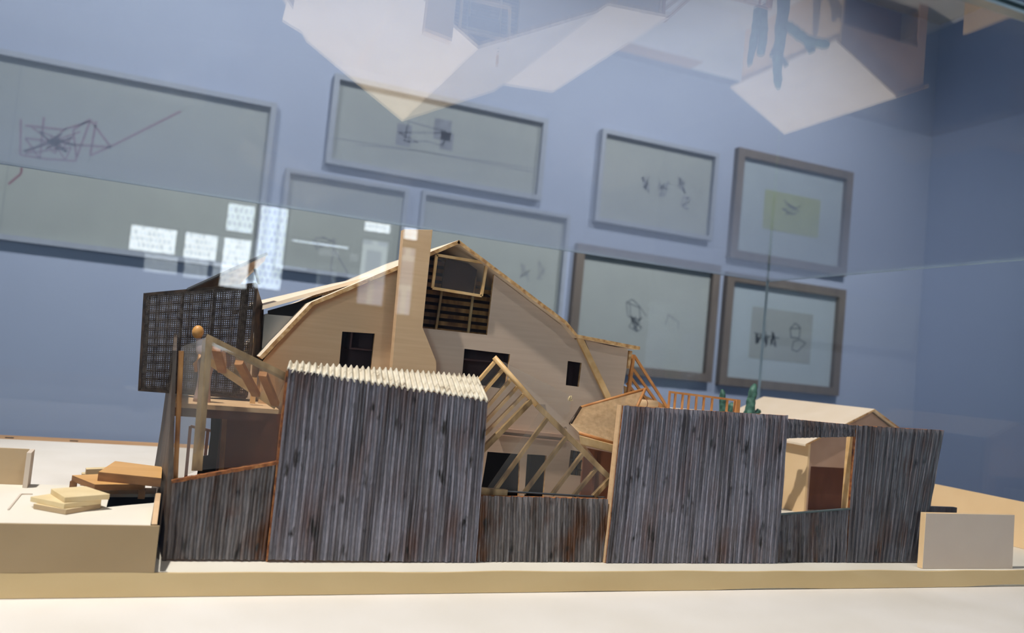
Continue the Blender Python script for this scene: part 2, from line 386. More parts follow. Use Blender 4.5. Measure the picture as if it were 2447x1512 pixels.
o = MB().box(BX0, 1.0, 1.541, BYB, .0001, .0008).build('back_margin', 'ochre', base); o['label'] = 'ochre wooden margin along the back'
MB().box(BX0, .066, .94, 1.541, .0001, .0009).build('paper_sheet', 'whitecard', base)
MB().box(.535, .93, 1.30, 1.541, .0001, .0009).build('paper_sheet', 'whitecard', base)

for px, py in ((32, 1040), (180, 1050)):
    p = at(px, py, Z=.001); MB().box(p.x-.006, p.x+.006, 1.555, 1.561, .0008, .0016).build('clip', 'dark', base)
ZT = .0385
blk = emp('terrace_block', (-.28, .84, 0), 'tan fronted cream terrace block left of the corrugated walls', 'terrace block')
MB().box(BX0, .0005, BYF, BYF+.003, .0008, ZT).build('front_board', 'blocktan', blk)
hole = [at(x, y, Z=ZT-.0002) for x, y in ((254, 1212), (300, 1207), (368, 1201), (370, 1180), (262, 1180))]
MB().board([V((BX0, BYF+.003, ZT-.0002)), V((-.0066, BYF+.003, ZT-.0002)), V((-.0066, .925, ZT-.0002)), V((BX0, .925, ZT-.0002))], [hole], (0, 0, -.003)).build('top_board', 'creamcard', blk)
MB().box(BX0, BX0+.003, BYF+.003, .925, .001, ZT-.0032).box(BX0, -.0066, .922, .925, .001, ZT-.0032).build('rear_board', 'creamcard', blk)
hx = [p.x for p in hole]; hy = [p.y for p in hole]; wl_ = MB()
a_, b_, c_, d_ = min(hx)-.003, max(hx)+.002, min(hy)-.003, max(hy)+.003
wl_.box(a_, b_, c_, d_, .0012, .003).box(a_, a_+.001, c_, d_, .003, ZT-.0035).box(b_-.001, b_, c_, d_, .003, ZT-.0035).box(a_, b_, c_, c_+.001, .003, ZT-.0035).box(a_, b_, d_-.001, d_, .003, ZT-.0035)
o = wl_.build('shade_pit', 'dark', blk); o['label'] = 'black lined pit for the shade under the landings'  # black pit added for the deep shadow under the landings
g = MB()
p0, p1, p2 = at(20, 1218, Z=ZT), at(50, 1181, Z=ZT), at(78, 1181, Z=ZT)
for a, b in ((p0, p1), (p1, p2)): g.bar(a+V((0, 0, .0002)), b+V((0, 0, .0002)), .0014, .0012)
o = g.build('inlaid_groove', 'greycard', blk); o['label'] = 'grey L-shaped inlaid line'

def slab(name, px, z0, z1, mats, label, cat, group=None, edge=None):
    pts = [at(x, y, Z=z1) for x, y in px]; pts = [V((p.x, p.y, z0)) for p in pts]
    o = MB().prism(pts, (0, 0, z1-z0), 0, 1).build(name, mats, bevel=.0004)
    return tag(o, label, cat, group)
G = 'cream step slabs on the terrace'
slab('step_slab', [(80, 1203), (158, 1217), (242, 1203), (165, 1190)], ZT, .0428, ['stepcard', 'tancard'], 'lowest cream step slab lying on the terrace block', 'step', G)
slab('step_slab', [(73, 1186), (154, 1203), (243, 1192), (168, 1172)], .0428, .0472, ['stepcard', 'stepcard'], 'middle cream step slab between two others', 'step', G)
slab('step_slab', [(122, 1167), (155, 1188), (263, 1180), (205, 1161)], .0472, .0518, ['stepcard', 'stepcard'], 'topmost of the three cream step slabs', 'step', G)
G = 'honey wood landings by the side wall'
def landing(px, z0, z1, th, legs, label):
    pts = [at(x, y, Z=z1) for x, y in px]; c_ = sum(pts, V())/len(pts)
    t = emp('landing', (c_.x, c_.y, z0), label, 'landing', G)
    MB().prism([V((p.x, p.y, z1-th)) for p in pts], (0, 0, th), 0, 1).build('top_board', ['steppanel', 'landedge'], t, bevel=.0003)
    cc = [V((p.x, p.y, 0)).lerp(V((c_.x, c_.y, 0)), .07) for p in pts]
    for k in legs:
        p = cc[k]; MB().box(p.x-.003, p.x+.003, p.y-.003, p.y+.003, z0, z1-th).build('leg', 'landedge', t)
    return t
landing([(172, 1135), (227, 1157), (348, 1156), (280, 1130)], ZT, .0525, .0055, (0, 1, 2, 3), 'lower honey wood landing on short legs above the cream steps')
tE = landing([(235, 1127), (386, 1142), (388, 1115), (275, 1101)], .0525, .0610, .0085, (), 'upper honey wood landing butting against the grey side wall')
G = 'small offcut blocks behind the landings'
slab('offcut_block', [(195, 1128), (196, 1132), (262, 1131), (262, 1127)], 0.0009, .030, ['stepcard', 'tancard'], 'small grey block just behind the lower honey landing', 'block', G)
slab('offcut_block', [(205, 1117), (206, 1121), (262, 1119), (262, 1115)], 0.0009, .042, ['stepcard', 'tancard'], 'small pale block behind the upper honey landing', 'block', G)

rw = emp('garden_wall', (-.16, .93, ZT), 'tan L-shaped garden wall at the left edge of the terrace', 'wall')
a0, a1 = at(0, 1143, Z=ZT), at(57, 1146, Z=ZT); yb = .9195
x1 = at(60, 1146, Y=yb).x; zt = at(60, 1073, Y=yb).z
MB().box(BX0+.05, x1, yb, yb+.004, ZT, zt).build('long_board', 'tancard', rw)
q0 = at(59, 1165, Z=ZT); x0 = q0.x
MB().prism([V((x0-.002, q0.y, ZT)), V((x0-.002, yb+.003, ZT)), V((x0-.002, yb+.003, zt)), V((x0-.002, q0.y, zt-.001))], (.004, 0, 0)).build('end_board', 'greycard', rw)

cb = MB()
pa, pb = at(381, 1259, Y=BYF+.0045), at(375, 1198, Y=.80)
cb.prism([V((-.006, BYF+.004, ZT)), V((-.006, .83, ZT)), V((-.006, .83, ZT+.012)), V((-.006, .78, ZT+.014)), V((-.006, BYF+.004, ZT+.001))], (.0045, 0, 0))
tag(cb.build('corner_board', 'ply', bevel=.0004), 'pale wood wedge on the right end of the terrace block', 'board')

# ------------------------------------------------------------------ corrugated front walls
YA = .785
def fence(name, quads, mat, label, loc, seed, thick=.005, group='corrugated front wall panels', edge='rust'):
    t = emp(name, loc, label, 'wall panel', group)
    mb = MB()
    for k, (q, y, dx) in enumerate(quads):
        BL, BR, TR, TL = (at(x, yy, Y=y) for x, yy in q)
        for p in (BL, BR): p.z = max(p.z, .0003) if p.z < .012 else p.z
        mb.corr(BL, BR, TR, TL, thick=thick, seed=seed+k, mi=0, edge=1)
    mb.build('corrugated_board', [mat, edge], t, smooth=False)
    return t
fA = fence('corrugated_panel', [([(395, 1335), (639, 1338), (665, 1106), (412, 1152)], YA, 0)], 'brown_corr', 'low brown grey corrugated panel under the corner glass', (.05, YA, 0), 1)
sA, sB = at(410, 1150, Y=YA-.0005), at(668, 1104, Y=YA-.0005)
sl = MB(); k = 24
for i in range(k):
    u, w = i/k, (i+1)/k
    sl.bar(sA.lerp(sB, u)+V((0, .001, .0009*noise.noise(V((i*.9, 0, 0))))), sA.lerp(sB, w)+V((0, .001, .0009*noise.noise(V((i*.9+.9, 0, 0))))), .007, .0028)
sl.build('sill', 'rust', fA)
fB = fence('corrugated_panel', [([(640, 1337), (1136, 1347), (1165, 958), (690, 882)], YA-.003, 0)], 'grey_corr', 'tall silver grey corrugated panel with a whitened canopy sheet on top', (.19, YA, 0), 5)
# canopy sheet on the tall panel: ribs run back, the sheet widens to the right
cp = MB()
f0, f1 = at(686, 882, Y=YA-.004), at(1166, 955, Y=YA-.004)
b0, b1 = at(690, 866, Y=.795), at(1141, 899, Y=.835)
nx, ny = 34*8, 6
def cpt(i, j, low):
    u = i/nx; v = j/ny
    p = f0.lerp(f1, u).lerp(b0.lerp(b1, u), v)
    a = .0017*math.sin(u*34*2*math.pi+.7*noise.noise(V((u*20, v, 1))))
    return p+V((0, .0014*noise.noise(V((u*60, 3, v*2))) if j in (0, ny) else 0, a+.0008*noise.noise(V((u*9, v, 4)))-(.0012 if low else -.0008)))
bi = 0; cp.v = [cpt(i, j, l) for l in (0, 1) for j in range(ny+1) for i in range(nx+1)]
w_ = nx+1; o2 = w_*(ny+1); I = lambda i, j, l: l*o2+j*w_+i
for j in range(ny):
    for i in range(nx):
        cp.f += [[I(i, j, 0), I(i+1, j, 0), I(i+1, j+1, 0), I(i, j+1, 0)], [I(i, j, 1), I(i, j+1, 1), I(i+1, j+1, 1), I(i+1, j, 1)]]
for i in range(nx): cp.f += [[I(i, 0, 0), I(i, 0, 1), I(i+1, 0, 1), I(i+1, 0, 0)], [I(i, ny, 0), I(i+1, ny, 0), I(i+1, ny, 1), I(i, ny, 1)]]
for j in range(ny): cp.f += [[I(0, j, 0), I(0, j+1, 0), I(0, j+1, 1), I(0, j, 1)], [I(nx, j, 0), I(nx, j, 1), I(nx, j+1, 1), I(nx, j+1, 0)]]
cp.m = [0]*len(cp.f)
o = cp.build('canopy_sheet', 'zinc', fB, smooth=True); o['label'] = 'whitened corrugated canopy sheet'
tr = MB().bar(at(690, 884, Y=YA+.002), at(1163, 960, Y=YA+.002), .004, .003)
tr.build('top_rail', 'rust', fB)
b0_, b1_ = at(640, 1336, Y=YA-.001), at(689, 886, Y=YA-.001); b0_.z = .0005
MB().bar(b0_+V((-.0008, .002, 0)), b1_+V((-.0008, .002, 0)), .0018, .006).build('end_strip', 'rust', fB)
fC = fence('corrugated_panel', [([(1140, 1347), (1446, 1348), (1451, 1192), (1146, 1184)], YA, 0)], 'brown_corr', 'low corrugated panel below the tilted wooden skylight', (.36, YA, 0), 9)
fD = fence('corrugated_panel', [([(1447, 1348), (1857, 1350), (1883, 993), (1489, 969)], YA-.004, 0)], 'grey_corr', 'tall silver grey corrugated panel with a pale wood left end', (.55, YA, 0), 13)
e0, e1 = at(1446, 1348, Y=YA-.003), at(1487, 968, Y=YA-.003)
MB().prism([V((e0.x, YA-.003, .0003)), V((e0.x, YA+.005, .0003)), e1+V((0, .008, -.0)), e1+V((0, 0, 0))], (-.0016, 0, 0)).build('end_strip', 'ply', fD)
fE = fence('corrugated_panel', [([(1880, 1047), (2046, 1043), (2048, 1016), (1882, 1000)], YA+.001, 0), ([(1856, 1349), (2024, 1346), (2032, 1217), (1857, 1231)], YA+.001, 0), ([(2022, 1346), (2199, 1341), (2254, 1028), (2046, 1016)], YA, 0)], 'dark_corr', 'long dark corrugated panel with a square opening onto the garage', (.78, YA, 0), 17)
i0, i1 = at(2030, 1222, Y=YA+.004), at(2044, 1040, Y=YA+.004)
MB().prism([i0, i0+V((0, .010, 0)), i1+V((0, .010, 0)), i1], (-.004, 0, 0)).build('jamb', 'balsa', fE)
j0, j1 = at(1856, 1229, Y=YA+.001), at(2030, 1215, Y=YA+.001)
o = MB().bar(j0, j1, .004, .0016).build('sill', 'seal', fE); o['label'] = 'thin green sill strip'
c0, c1 = at(2222, 1217, Y=YA+.012), at(2282, 1217, Y=YA+.012)
sb = emp('low_rail_wall', (c0.x, YA+.012, 0), 'short dark low wall sticking out behind the right corrugated panel', 'wall')
MB().box(c0.x-.02, c1.x, YA+.009, YA+.015, .0003, c1.z+.003).build('board', 'dark_corr', sb)
# side wall, almost edge-on
sp = MB(); e0 = at(396, 1334, Y=YA+.001); e1 = at(421, 838, Y=YA+.001)
Y2 = 1.02
pts = []
front = [at(x, y, Y=YA+.001) for x, y in ((397, 1338), (405, 1250), (414, 1152), (416, 1060), (419, 940), (422, 838))]
bk = [V((-.0095+.0050*t_+.0012*noise.noise(V((t_*9, 0, 0))), Y2-.03*t_, .0003+t_*.222)) for t_ in (1, .8, .6, .4, .2, 0)]
bk[0].z = .196
for p in front[1:-1]: p.y += .004*noise.noise(V((p.z*60, 1, 1)))
front[0].z = .0003
sp.prism(front+bk, (-.0032, 0, 0))
sw = sp.build('side_wall_panel', 'side_corr', None); tag(sw, 'weathered grey side wall seen almost edge-on beside the landings', 'wall panel')

# ------------------------------------------------------------------ card walls on the right
wl, wr = at(2213, 1226, Y=.757), at(2425, 1230, Y=.757)
cbx = MB().prism([V((at(2204, 1362, Y=.757).x, .757, .0003)), V((at(2419, 1366, Y=.757).x, .757, .0003)), wr, wl], (0, .008, 0), 0, 1).build('card_wall', ['greycard', 'warmcard'], bevel=.0003)  # edges warmer and brighter than the front: light and shade put into colour
tag(cbx, 'grey beige card wall standing at the right end of the site', 'wall')
lw = MB().prism([V((1.18, .80, .0003)), V((1.18, 1.03, .0003)), V((1.18, 1.03, .0678)), V((1.18, .80, .0678))], (.006, 0, 0)).build('boundary_wall', 'warmcard', bevel=.0003)
tag(lw, 'long warm tan boundary wall running back behind the grey card wall', 'wall')

# ------------------------------------------------------------------ garage
gx0, gxr, gx1, gy0, gy1 = .957, 1.098, 1.165, 1.083, 1.372
ze, zr = .1115, .1785
ga = emp('garage', (1.06, 1.22, 0), 'cream card garage with gable roof behind the opening in the corrugated wall', 'garage')
ov = .008
zl = ze+.003; zrr = zr-(gx1-gxr)*(zr-ze)/(gxr-gx0)
xa = .9705
MB().box(xa, xa+.004, gy0+.0075, gy1-.02, .0003, ze+.004).build('side_wall', 'warmcard', ga)
MB().box(gx1-.006, gx1-.002, gy0+.014, gy1-.02, .0003, zrr-.004).build('side_wall', 'warmcard', ga)
yf = gy0+.0075
dl, dr_, dt = at(1937, 1120, Y=yf).x, gx1-.02, at(1943, 1114, Y=yf).z
MB().board([V((xa+.004, yf, .0003)), V((dl, yf, .0003)), V((dl, yf, dt)), V((dr_, yf, dt)), V((dr_, yf, .0003)), V((gx1-.002, yf, .0003)), V((gx1-.002, yf, zrr-.005)), V((gxr, yf, zr-.003)), V((xa+.004, yf, ze+.0055))], [], (0, .004, 0)).build('front_wall', 'pinkwall', ga)  # pinker and darker than the side walls: shade on the front put into colour
MB().prism([V((xa, gy1-.02, .0003)), V((gx1-.002, gy1-.02, .0003)), V((gx1-.002, gy1-.02, zrr-.005)), V((gxr, gy1-.02, zr-.003)), V((xa, gy1-.02, ze+.0005))], (0, .004, 0)).build('rear_wall', 'warmcard', ga)
o = MB().box(dl-.002, dr_+.004, yf+.045, yf+.049, .0003, dt+.02).build('inner_wall', 'redwood', ga); o['label'] = 'red brown board inside the doorway'
MB().box(xa+.004, gx1-.006, yf+.004, yf+.05, dt+.02, dt+.023).build('inner_ceiling', 'redwood', ga)
MB().prism([V((gx0, gy0, ze)), V((gxr, gy0, zr)), V((gx1+.004, gy0, zrr-.002)), V((gx1+.004, gy0, zrr+.0012)), V((gxr, gy0, zr+.0032)), V((gx0, gy0, ze+.0032))][::-1], (0, gy1-gy0, 0), 1, 0).build('roof', ['roof', 'plyedge'], ga)

# ------------------------------------------------------------------ house
YG = .932; YR0 = .920; YR1 = 1.285
ho = emp('house', (.31, 1.1, 0), 'pale plywood gabled house with tall chimney behind the corrugated walls', 'house')
Pk = at(1097, 573, Y=YR0); Kn = at(744, 722, Y=YR0); Ev = at(620, 852, Y=YR0); KR = at(1380, 799, Y=YR0); ER = at(1530, 828, Y=YR0)
KM = at(1355, 768, Y=YR0)
th = .0042
def shell(prof, y0, y1, thk, name, mats=('roof', 'plyedge'), y0s=None):
    """roof board following a profile of (x,z) points, thickness below it"""
    n = len(prof); dn = []
    for i in range(n):
        a = prof[max(i-1, 0)]; b = prof[min(i+1, n-1)]; t = (b-a); t.y = 0; t.normalize(); dn.append(V((t.z, 0, -t.x)) if t.x > 0 else V((-t.z, 0, t.x)))
    up = [V((p.x, y0, p.z)) for p in prof]; lo = [V((p.x, y0, p.z))+d*thk for p, d in zip(prof, dn)]
    mb = MB()
    for i in range(n-1):
        e = V((0, y1-y0, 0)); a, b, c_, d = lo[i], lo[i+1], up[i+1], up[i]
        bq = len(mb.v); mb.v += [a, b, c_, d, a+e, b+e, c_+e, d+e]
        for q, mi in (((0, 1, 2, 3), 1), ((7, 6, 5, 4), 1), ((3, 2, 6, 7), 0), ((0, 4, 5, 1), 0)): mb.f.append([bq+k for k in q]); mb.m.append(mi)
        if i == 0: mb.f.append([bq+k for k in (0, 3, 7, 4)]); mb.m.append(1)
        if i == n-2: mb.f.append([bq+k for k in (1, 5, 6, 2)]); mb.m.append(1)
    return mb.build(name, list(mats), ho)
def sub(a, b, k, seed, amp=.0004):
    return [a.lerp(b, i/k)+V((0, 0, amp*noise.noise(V((i*1.3, seed, 0))) if 0 < i < k else 0)) for i in range(k+1)]
shell(sub(Ev, Kn, 8, 1)[:-1]+sub(Kn, Pk, 16, 2)+[Pk], YR0, .968, th, 'roof_verge')
# main left slope behind the verge, and the flatter dormer roof lifted off it
KnB = Kn.copy()
shell([V((KnB.x+.045, 0, KnB.z+.026)), V((Pk.x, 0, Pk.z))], .968, YR1, th, 'roof_slope')
shell([V((Ev.x+.006, 0, Ev.z+.008)), V((Kn.x, 0, Kn.z)), V((KnB.x+.05, 0, KnB.z+.029))], 1.215, YR1, th, 'roof_slope')
D0 = at(628, 730, Y=.955); D1 = at(880, 662, Y=.955)
do = MB(); yd0, yd1 = .955, 1.215
d0 = V((D0.x, yd0, D0.z)); d1 = V((D1.x, yd0, D1.z+.001)); nrm = V((d1.z-d0.z, 0, -(d1.x-d0.x))).normalized()*-.0042
do.hexa([d0-V((0, 0, .0044)), d1-V((0, 0, .0044)), d1+V((0, yd1-yd0, .005-.0044)), d0+V((.004, yd1-yd0, .012-.0044)), d0, d1, d1+V((0, yd1-yd0, .005)), d0+V((.004, yd1-yd0, .012))])
o = do.build('dormer_roof', 'roof', ho)
for p in o.data.polygons:
    if abs(p.normal.z) < .6: pass
# right slope with its flared eave
shell([V((Pk.x, 0, Pk.z))]+sub(Pk, KM, 12, 3)[1:]+[KR, ER], YR0, YR1, th, 'roof_slope')
# gable wall with its openings; left half warmer, bounced light put into its colour
zo = -.0035
def G2(px, py): return at(px, py, Y=YG)
wtop = lambda p: V((p.x, YG, p.z+zo-.002))
outer = [V((at(622, 860, Y=YG).x+.003, YG, .0003)), V((at(500, 1150, Y=YG).x*0+.5225, YG, .0003)), V((.5225, YG, KR.z-.012)), wtop(KR+V((.003, 0, 0))), wtop(KM)]
orr, obr, obl = G2(1181, 653), G2(1164, 800), G2(1005, 783)
slopeR = (Pk.z-KM.z)/(KM.x-Pk.x); slopeL = (Pk.z-Kn.z)/(Pk.x-Kn.x)
orr.z = Pk.z-(orr.x-Pk.x)*slopeR+zo-.002; obl.x -= .004
otl = V((obl.x+.004, YG, 0)); otl.z = Pk.z-(Pk.x-otl.x)*slopeL+zo-.002
outer += [orr, obr, obl, otl, wtop(Kn), V((at(622, 860, Y=YG).x+.003, YG, Ev.z-.004))]
holes = [[G2(818, 792), G2(896, 797), G2(886, 884), G2(810, 878)], [G2(1110, 833), G2(1219, 846), G2(1208, 930), G2(1103, 912)], [G2(1357, 862), G2(1390, 867), G2(1383, 924), G2(1352, 920)],
         [G2(1165, 1079), G2(1243, 1085), G2(1238, 1230), G2(1140, 1225)], [G2(1260, 1085), G2(1306, 1088), G2(1296, 1232), G2(1250, 1230)],
         [G2(1364, 1075), G2(1393, 1080), G2(1388, 1137), G2(1357, 1133)]]
xm = at(985, 800, Y=YG).x
lw_ = [outer[0], V((xm, YG, .0003)), V((xm, YG, Pk.z-(Pk.x-xm)*slopeL+zo-.002)), outer[-2], outer[-1]]
rw_ = [V((xm, YG, .0003)), outer[1], outer[2], outer[3], outer[4], outer[5], outer[6], outer[7], V((xm, YG, outer[7].z))]
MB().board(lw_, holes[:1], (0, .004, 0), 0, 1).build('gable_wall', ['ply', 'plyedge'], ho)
MB().board(rw_, holes[1:], (0, .004, 0), 0, 1).build('gable_wall', ['plypale', 'plyedge'], ho)
for q in holes[:1]+holes[1:2]+holes[2:3]:
    pass
# dark-coloured linings put the unlit rooms' shade behind the openings
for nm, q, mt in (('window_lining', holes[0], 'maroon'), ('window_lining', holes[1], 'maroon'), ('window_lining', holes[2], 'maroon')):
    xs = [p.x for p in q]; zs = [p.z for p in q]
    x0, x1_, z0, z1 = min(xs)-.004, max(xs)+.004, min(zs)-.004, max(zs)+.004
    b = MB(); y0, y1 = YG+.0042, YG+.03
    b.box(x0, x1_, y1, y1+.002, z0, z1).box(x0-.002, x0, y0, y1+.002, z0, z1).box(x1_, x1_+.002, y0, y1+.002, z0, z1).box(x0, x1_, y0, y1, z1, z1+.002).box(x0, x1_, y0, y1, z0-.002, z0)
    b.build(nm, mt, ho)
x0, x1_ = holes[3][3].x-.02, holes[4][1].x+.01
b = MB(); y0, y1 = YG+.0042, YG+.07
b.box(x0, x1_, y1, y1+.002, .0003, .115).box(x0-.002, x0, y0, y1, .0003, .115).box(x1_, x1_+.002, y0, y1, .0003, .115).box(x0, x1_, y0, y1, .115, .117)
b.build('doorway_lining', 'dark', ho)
ledge = MB()
l0, l1 = at(1195, 1022, Y=YG-.006), at(1362, 1040, Y=YG-.006)
ledge.prism([l0, l1, l1-V((0, 0, .004)), l0-V((0, 0, .004))], (0, .0055, 0)).prism([l0-V((0, 0, .0075)), l1-V((0, 0, .0075)), l1-V((0, 0, .009)), l0-V((0, 0, .009))], (0, .0055, 0))
ledge.build('ledge', 'pinkwall', ho)
rp = MB().prism([G2(1394, 1068)+V((0, -.004, 0)), G2(1480, 1085)+V((0, -.004, 0)), V((at(1480, 1085, Y=YG).x, YG-.004, .0003)), V((at(1394, 1068, Y=YG).x, YG-.004, .0003))], (0, .0035, 0))
o = rp.build('lower_panel', 'redwood', ho)
# window bars in the small lower window
wb = MB(); q = holes[5]
for u in (.33, .66): wb.bar(q[3].lerp(q[2], u)+V((0, .001, 0)), q[0].lerp(q[1], u)+V((0, .001, 0)), .0022, .002)
for v_ in (.25, .62): wb.bar(q[3].lerp(q[0], v_)+V((0, .001, 0)), q[2].lerp(q[1], v_)+V((0, .001, 0)), .002, .0015)
wb.build('window_bars', 'dark', ho)
# attic: slat screen, studs and tilted casement
sl = MB(); YS = .995
zb_, zt_ = at(1010, 800, Y=YS).z-.004, Pk.z-.012
k = 0; z = zb_
while z < zt_:
    half = min(.088, (Pk.z-.008-z)/.56)
    sl.box(max(Pk.x-half, Pk.x-.066), min(Pk.x+half, Pk.x+.083), YS, YS+.002, z, z+.0052); z += .0092; k += 1
o = sl.build('slat_screen', 'amber', ho)
for (a, b) in (((1068, 612), (1041, 790)), ((1141, 622), (1118, 800))):
    MB().bar(at(*a, Y=YS-.003), at(*b, Y=YS-.003), .0028, .0028).build('stud', 'balsa', ho)
cs = MB(); c4 = [at(1043, 609, Y=.927), at(1163, 629, Y=.927), at(1150, 707, Y=.927), at(1033, 688, Y=.927)]
for i in range(4): cs.bar(c4[i], c4[(i+1) % 4], .0032, .0036, up=(0, 1, 0))
cm = cs.build('casement', 'balsa', ho)
MB().prism([p+V((0, .0008, 0)) for p in c4], (0, .001, 0)).build('pane', 'acrylic', cm)
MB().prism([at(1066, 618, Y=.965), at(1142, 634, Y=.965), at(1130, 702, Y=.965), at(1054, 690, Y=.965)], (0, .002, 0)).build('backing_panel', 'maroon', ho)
# lining added behind the slats: shuts light out, dark colour for shade
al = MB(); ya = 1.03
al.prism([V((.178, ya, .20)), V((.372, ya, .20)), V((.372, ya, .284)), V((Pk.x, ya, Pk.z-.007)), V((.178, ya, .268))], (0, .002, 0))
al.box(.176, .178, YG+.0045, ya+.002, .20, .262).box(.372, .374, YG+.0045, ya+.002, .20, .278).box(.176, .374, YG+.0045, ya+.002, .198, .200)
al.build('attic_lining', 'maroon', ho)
# chimney
yc = .905
ch = [at(965, 548, Y=yc), at(1034, 549, Y=yc), at(1010, 783, Y=yc), at(1022, 812, Y=yc), at(1043, 865, Y=yc), at(1040, 960, Y=yc), at(930, 960, Y=yc)]
ch = [ch[0]]+ch[1:]
MB().prism(ch, (0, .013, 0), 0, 1).build('chimney', ['ply', 'ply'], ho, bevel=.0003)
MB().box(ch[0].x+.012, ch[2].x-.004, yc+.013, YG+.012, .05, Pk.z-.03).build('flue_core', 'ply', ho)
# right wing: diagonal batten and set-back face
MB().bar(at(1384, 806, Y=YG-.003), at(1484, 1015, Y=YG-.003), .0075, .004, up=(0, 1, 0)).build('batten', 'balsa', ho)
MB().prism([at(1398, 812, Y=YG-.002), at(1501, 836, Y=YG-.002), at(1497, 880, Y=YG-.002), at(1470, 1052, Y=YG-.002), at(1450, 1050, Y=YG-.002), at(1470, 990, Y=YG-.002)], (0, .0018, 0)).build('wing_face', 'plypale', ho)
MB().bar(at(1506, 838, Y=YG+.002), at(1500, 880, Y=YG+.002), .004, .004).build('corner_post', 'plyedge', ho)
# other outer walls
hx0, hx1 = outer[0].x, .5225
MB().box(hx1-.004, hx1, YG+.004, 1.255, .0003, ER.z-.006).build('side_wall', 'ply', ho)
MB().box(hx0, hx0+.004, YG+.03, 1.255, .0003, .17).build('side_wall', 'ply', ho)
MB().prism([V((hx0, 1.251, .0003)), V((hx1, 1.251, .0003)), V((hx1, 1.251, ER.z-.006)), V((KR.x, 1.251, KR.z-.007)), V((Pk.x, 1.251, Pk.z-.008)), V((Kn.x, 1.251, Kn.z-.008)), V((hx0, 1.251, .18))], (0, .004, 0)).build('rear_wall', 'ply', ho)
# metal cheek under the dormer
MB().prism([at(632, 750, Y=.963), at(712, 757, Y=.963), at(632, 850, Y=.963), at(624, 856, Y=.963)], (0, .0015, 0)).build('metal_cheek', 'steel', ho)
o = MB().prism([at(640, 742, Y=1.0), at(770, 705, Y=1.0), at(745, 760, Y=1.0), at(640, 770, Y=1.0)], (0, .002, 0)).build('void_shade_sheet', 'dark', ho)  # near-black sheet standing in for the shade in the gap below the dormer
# balcony over the kitchen and rooms below it
by0, by1 = .868, .99
s0, s1 = at(436, 963, Y=by0), at(668, 974, Y=by0)
MB().box(-.001, .099, by0, by1, s0.z-.0045, s0.z).build('balcony', 'ply', ho)
o = MB().box(0, .098, by0+.002, by0+.006, s0.z-.013, s0.z-.0047).build('soffit_beam', 'redwood', ho)
MB().bar(at(603, 964, Y=.905), at(608, 902, Y=.905), .0052, .0052).build('balcony_post', 'balsa', ho)
MB().prism([at(530, 985, Y=.926), at(690, 990, Y=.926), V((at(690, 990, Y=.926).x, .926, .0003)), V((at(519, 1110, Y=.926).x, .926, .0003))], (0, .003, 0)).build('kitchen_wall', 'redwood', ho)
MB().bar(at(538, 985, Y=.922), at(526, 1160, Y=.922), .005, .004).build('door_jamb', 'amber', ho)
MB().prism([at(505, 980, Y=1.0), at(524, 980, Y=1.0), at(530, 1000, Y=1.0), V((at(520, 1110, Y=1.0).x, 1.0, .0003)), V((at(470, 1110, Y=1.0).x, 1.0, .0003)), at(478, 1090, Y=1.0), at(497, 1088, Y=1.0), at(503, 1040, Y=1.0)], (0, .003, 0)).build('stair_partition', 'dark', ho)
tw = MB().bar(at(455, 1018, Y=1.05), at(508, 1030, Y=1.05), .003, .003).bar(at(497, 1028, Y=1.05), V((at(492, 1085, Y=1.05).x, 1.05, .0003)), .0035, .003)
tw.bar(V((at(452, 1085, Y=1.05).x, 1.05, .0003)), at(455, 1018, Y=1.05), .0035, .003)
tw.build('inner_rail', 'redwood', ho)

# ------------------------------------------------------------------ mesh screen box at upper left
ms = emp('mesh_screen', (.02, .97, s0.z), 'dark bronze wire mesh screen box overhanging the balcony', 'screen')
ym = .952; c4 = [at(333, 931, Y=ym), at(588, 950, Y=ym), at(613, 678, Y=ym), at(346, 703, Y=ym)]
def wires(mb, q, nu, nv, r):
    for i in range(nu+1): u = i/nu; mb.bar(q[0].lerp(q[1], u), q[3].lerp(q[2], u), r, r, up=(0, 1, 0))
    for j in range(nv+1): v_ = j/nv; mb.bar(q[0].lerp(q[3], v_), q[1].lerp(q[2], v_), r, r, up=(0, 1, 0))
mb = MB(); wires(mb, c4, 58, 62, .0008); mb.build('wire_cloth', 'mesh', ms)
back = [V((p.x, p.y, p.z))+V((.004, .034, 0)) for p in c4]
mb = MB(); wires(mb, back, 46, 48, .0009); mb.build('wire_cloth', 'mesh', ms)
mb = MB(); wires(mb, [c4[0], back[0], back[3], c4[3]], 15, 60, .0009); mb.build('wire_cloth', 'mesh', ms)
for a, b in ((c4[0], c4[1]), (c4[1], c4[2]), (c4[2], c4[3]), (c4[3], c4[0]), (back[3], back[2]), (back[0], back[1]), (c4[3], back[3]), (c4[0], back[0])):
    MB().bar(a, b, .0026, .0026).build('frame_bar', 'meshframe', ms)
for u in (.34, .62, .9):
    MB().bar(c4[0].lerp(c4[1], u)+V((0, .004, 0)), c4[3].lerp(c4[2], u)+V((0, .004, 0)), .0024 if u < .9 else .009, .003).build('mullion', 'meshframe', ms)
MB().bar(at(555, 748, Y=ym+.01), at(612, 730, Y=ym+.01), .004, .004).build('brace', 'meshframe', ms)
MB().prism([at(613, 680, Y=ym), at(630, 735, Y=ym+.02), at(632, 862, Y=ym+.02), at(600, 930, Y=ym)], (.0, .002, 0)).build('side_board', 'meshframe', ms)
MB().prism([at(629, 752, Y=ym+.018), at(641, 748, Y=ym+.018), at(632, 852, Y=ym+.018), at(619, 870, Y=ym+.018)], (0, .0015, 0)).build('grey_board', 'side_corr', ms)
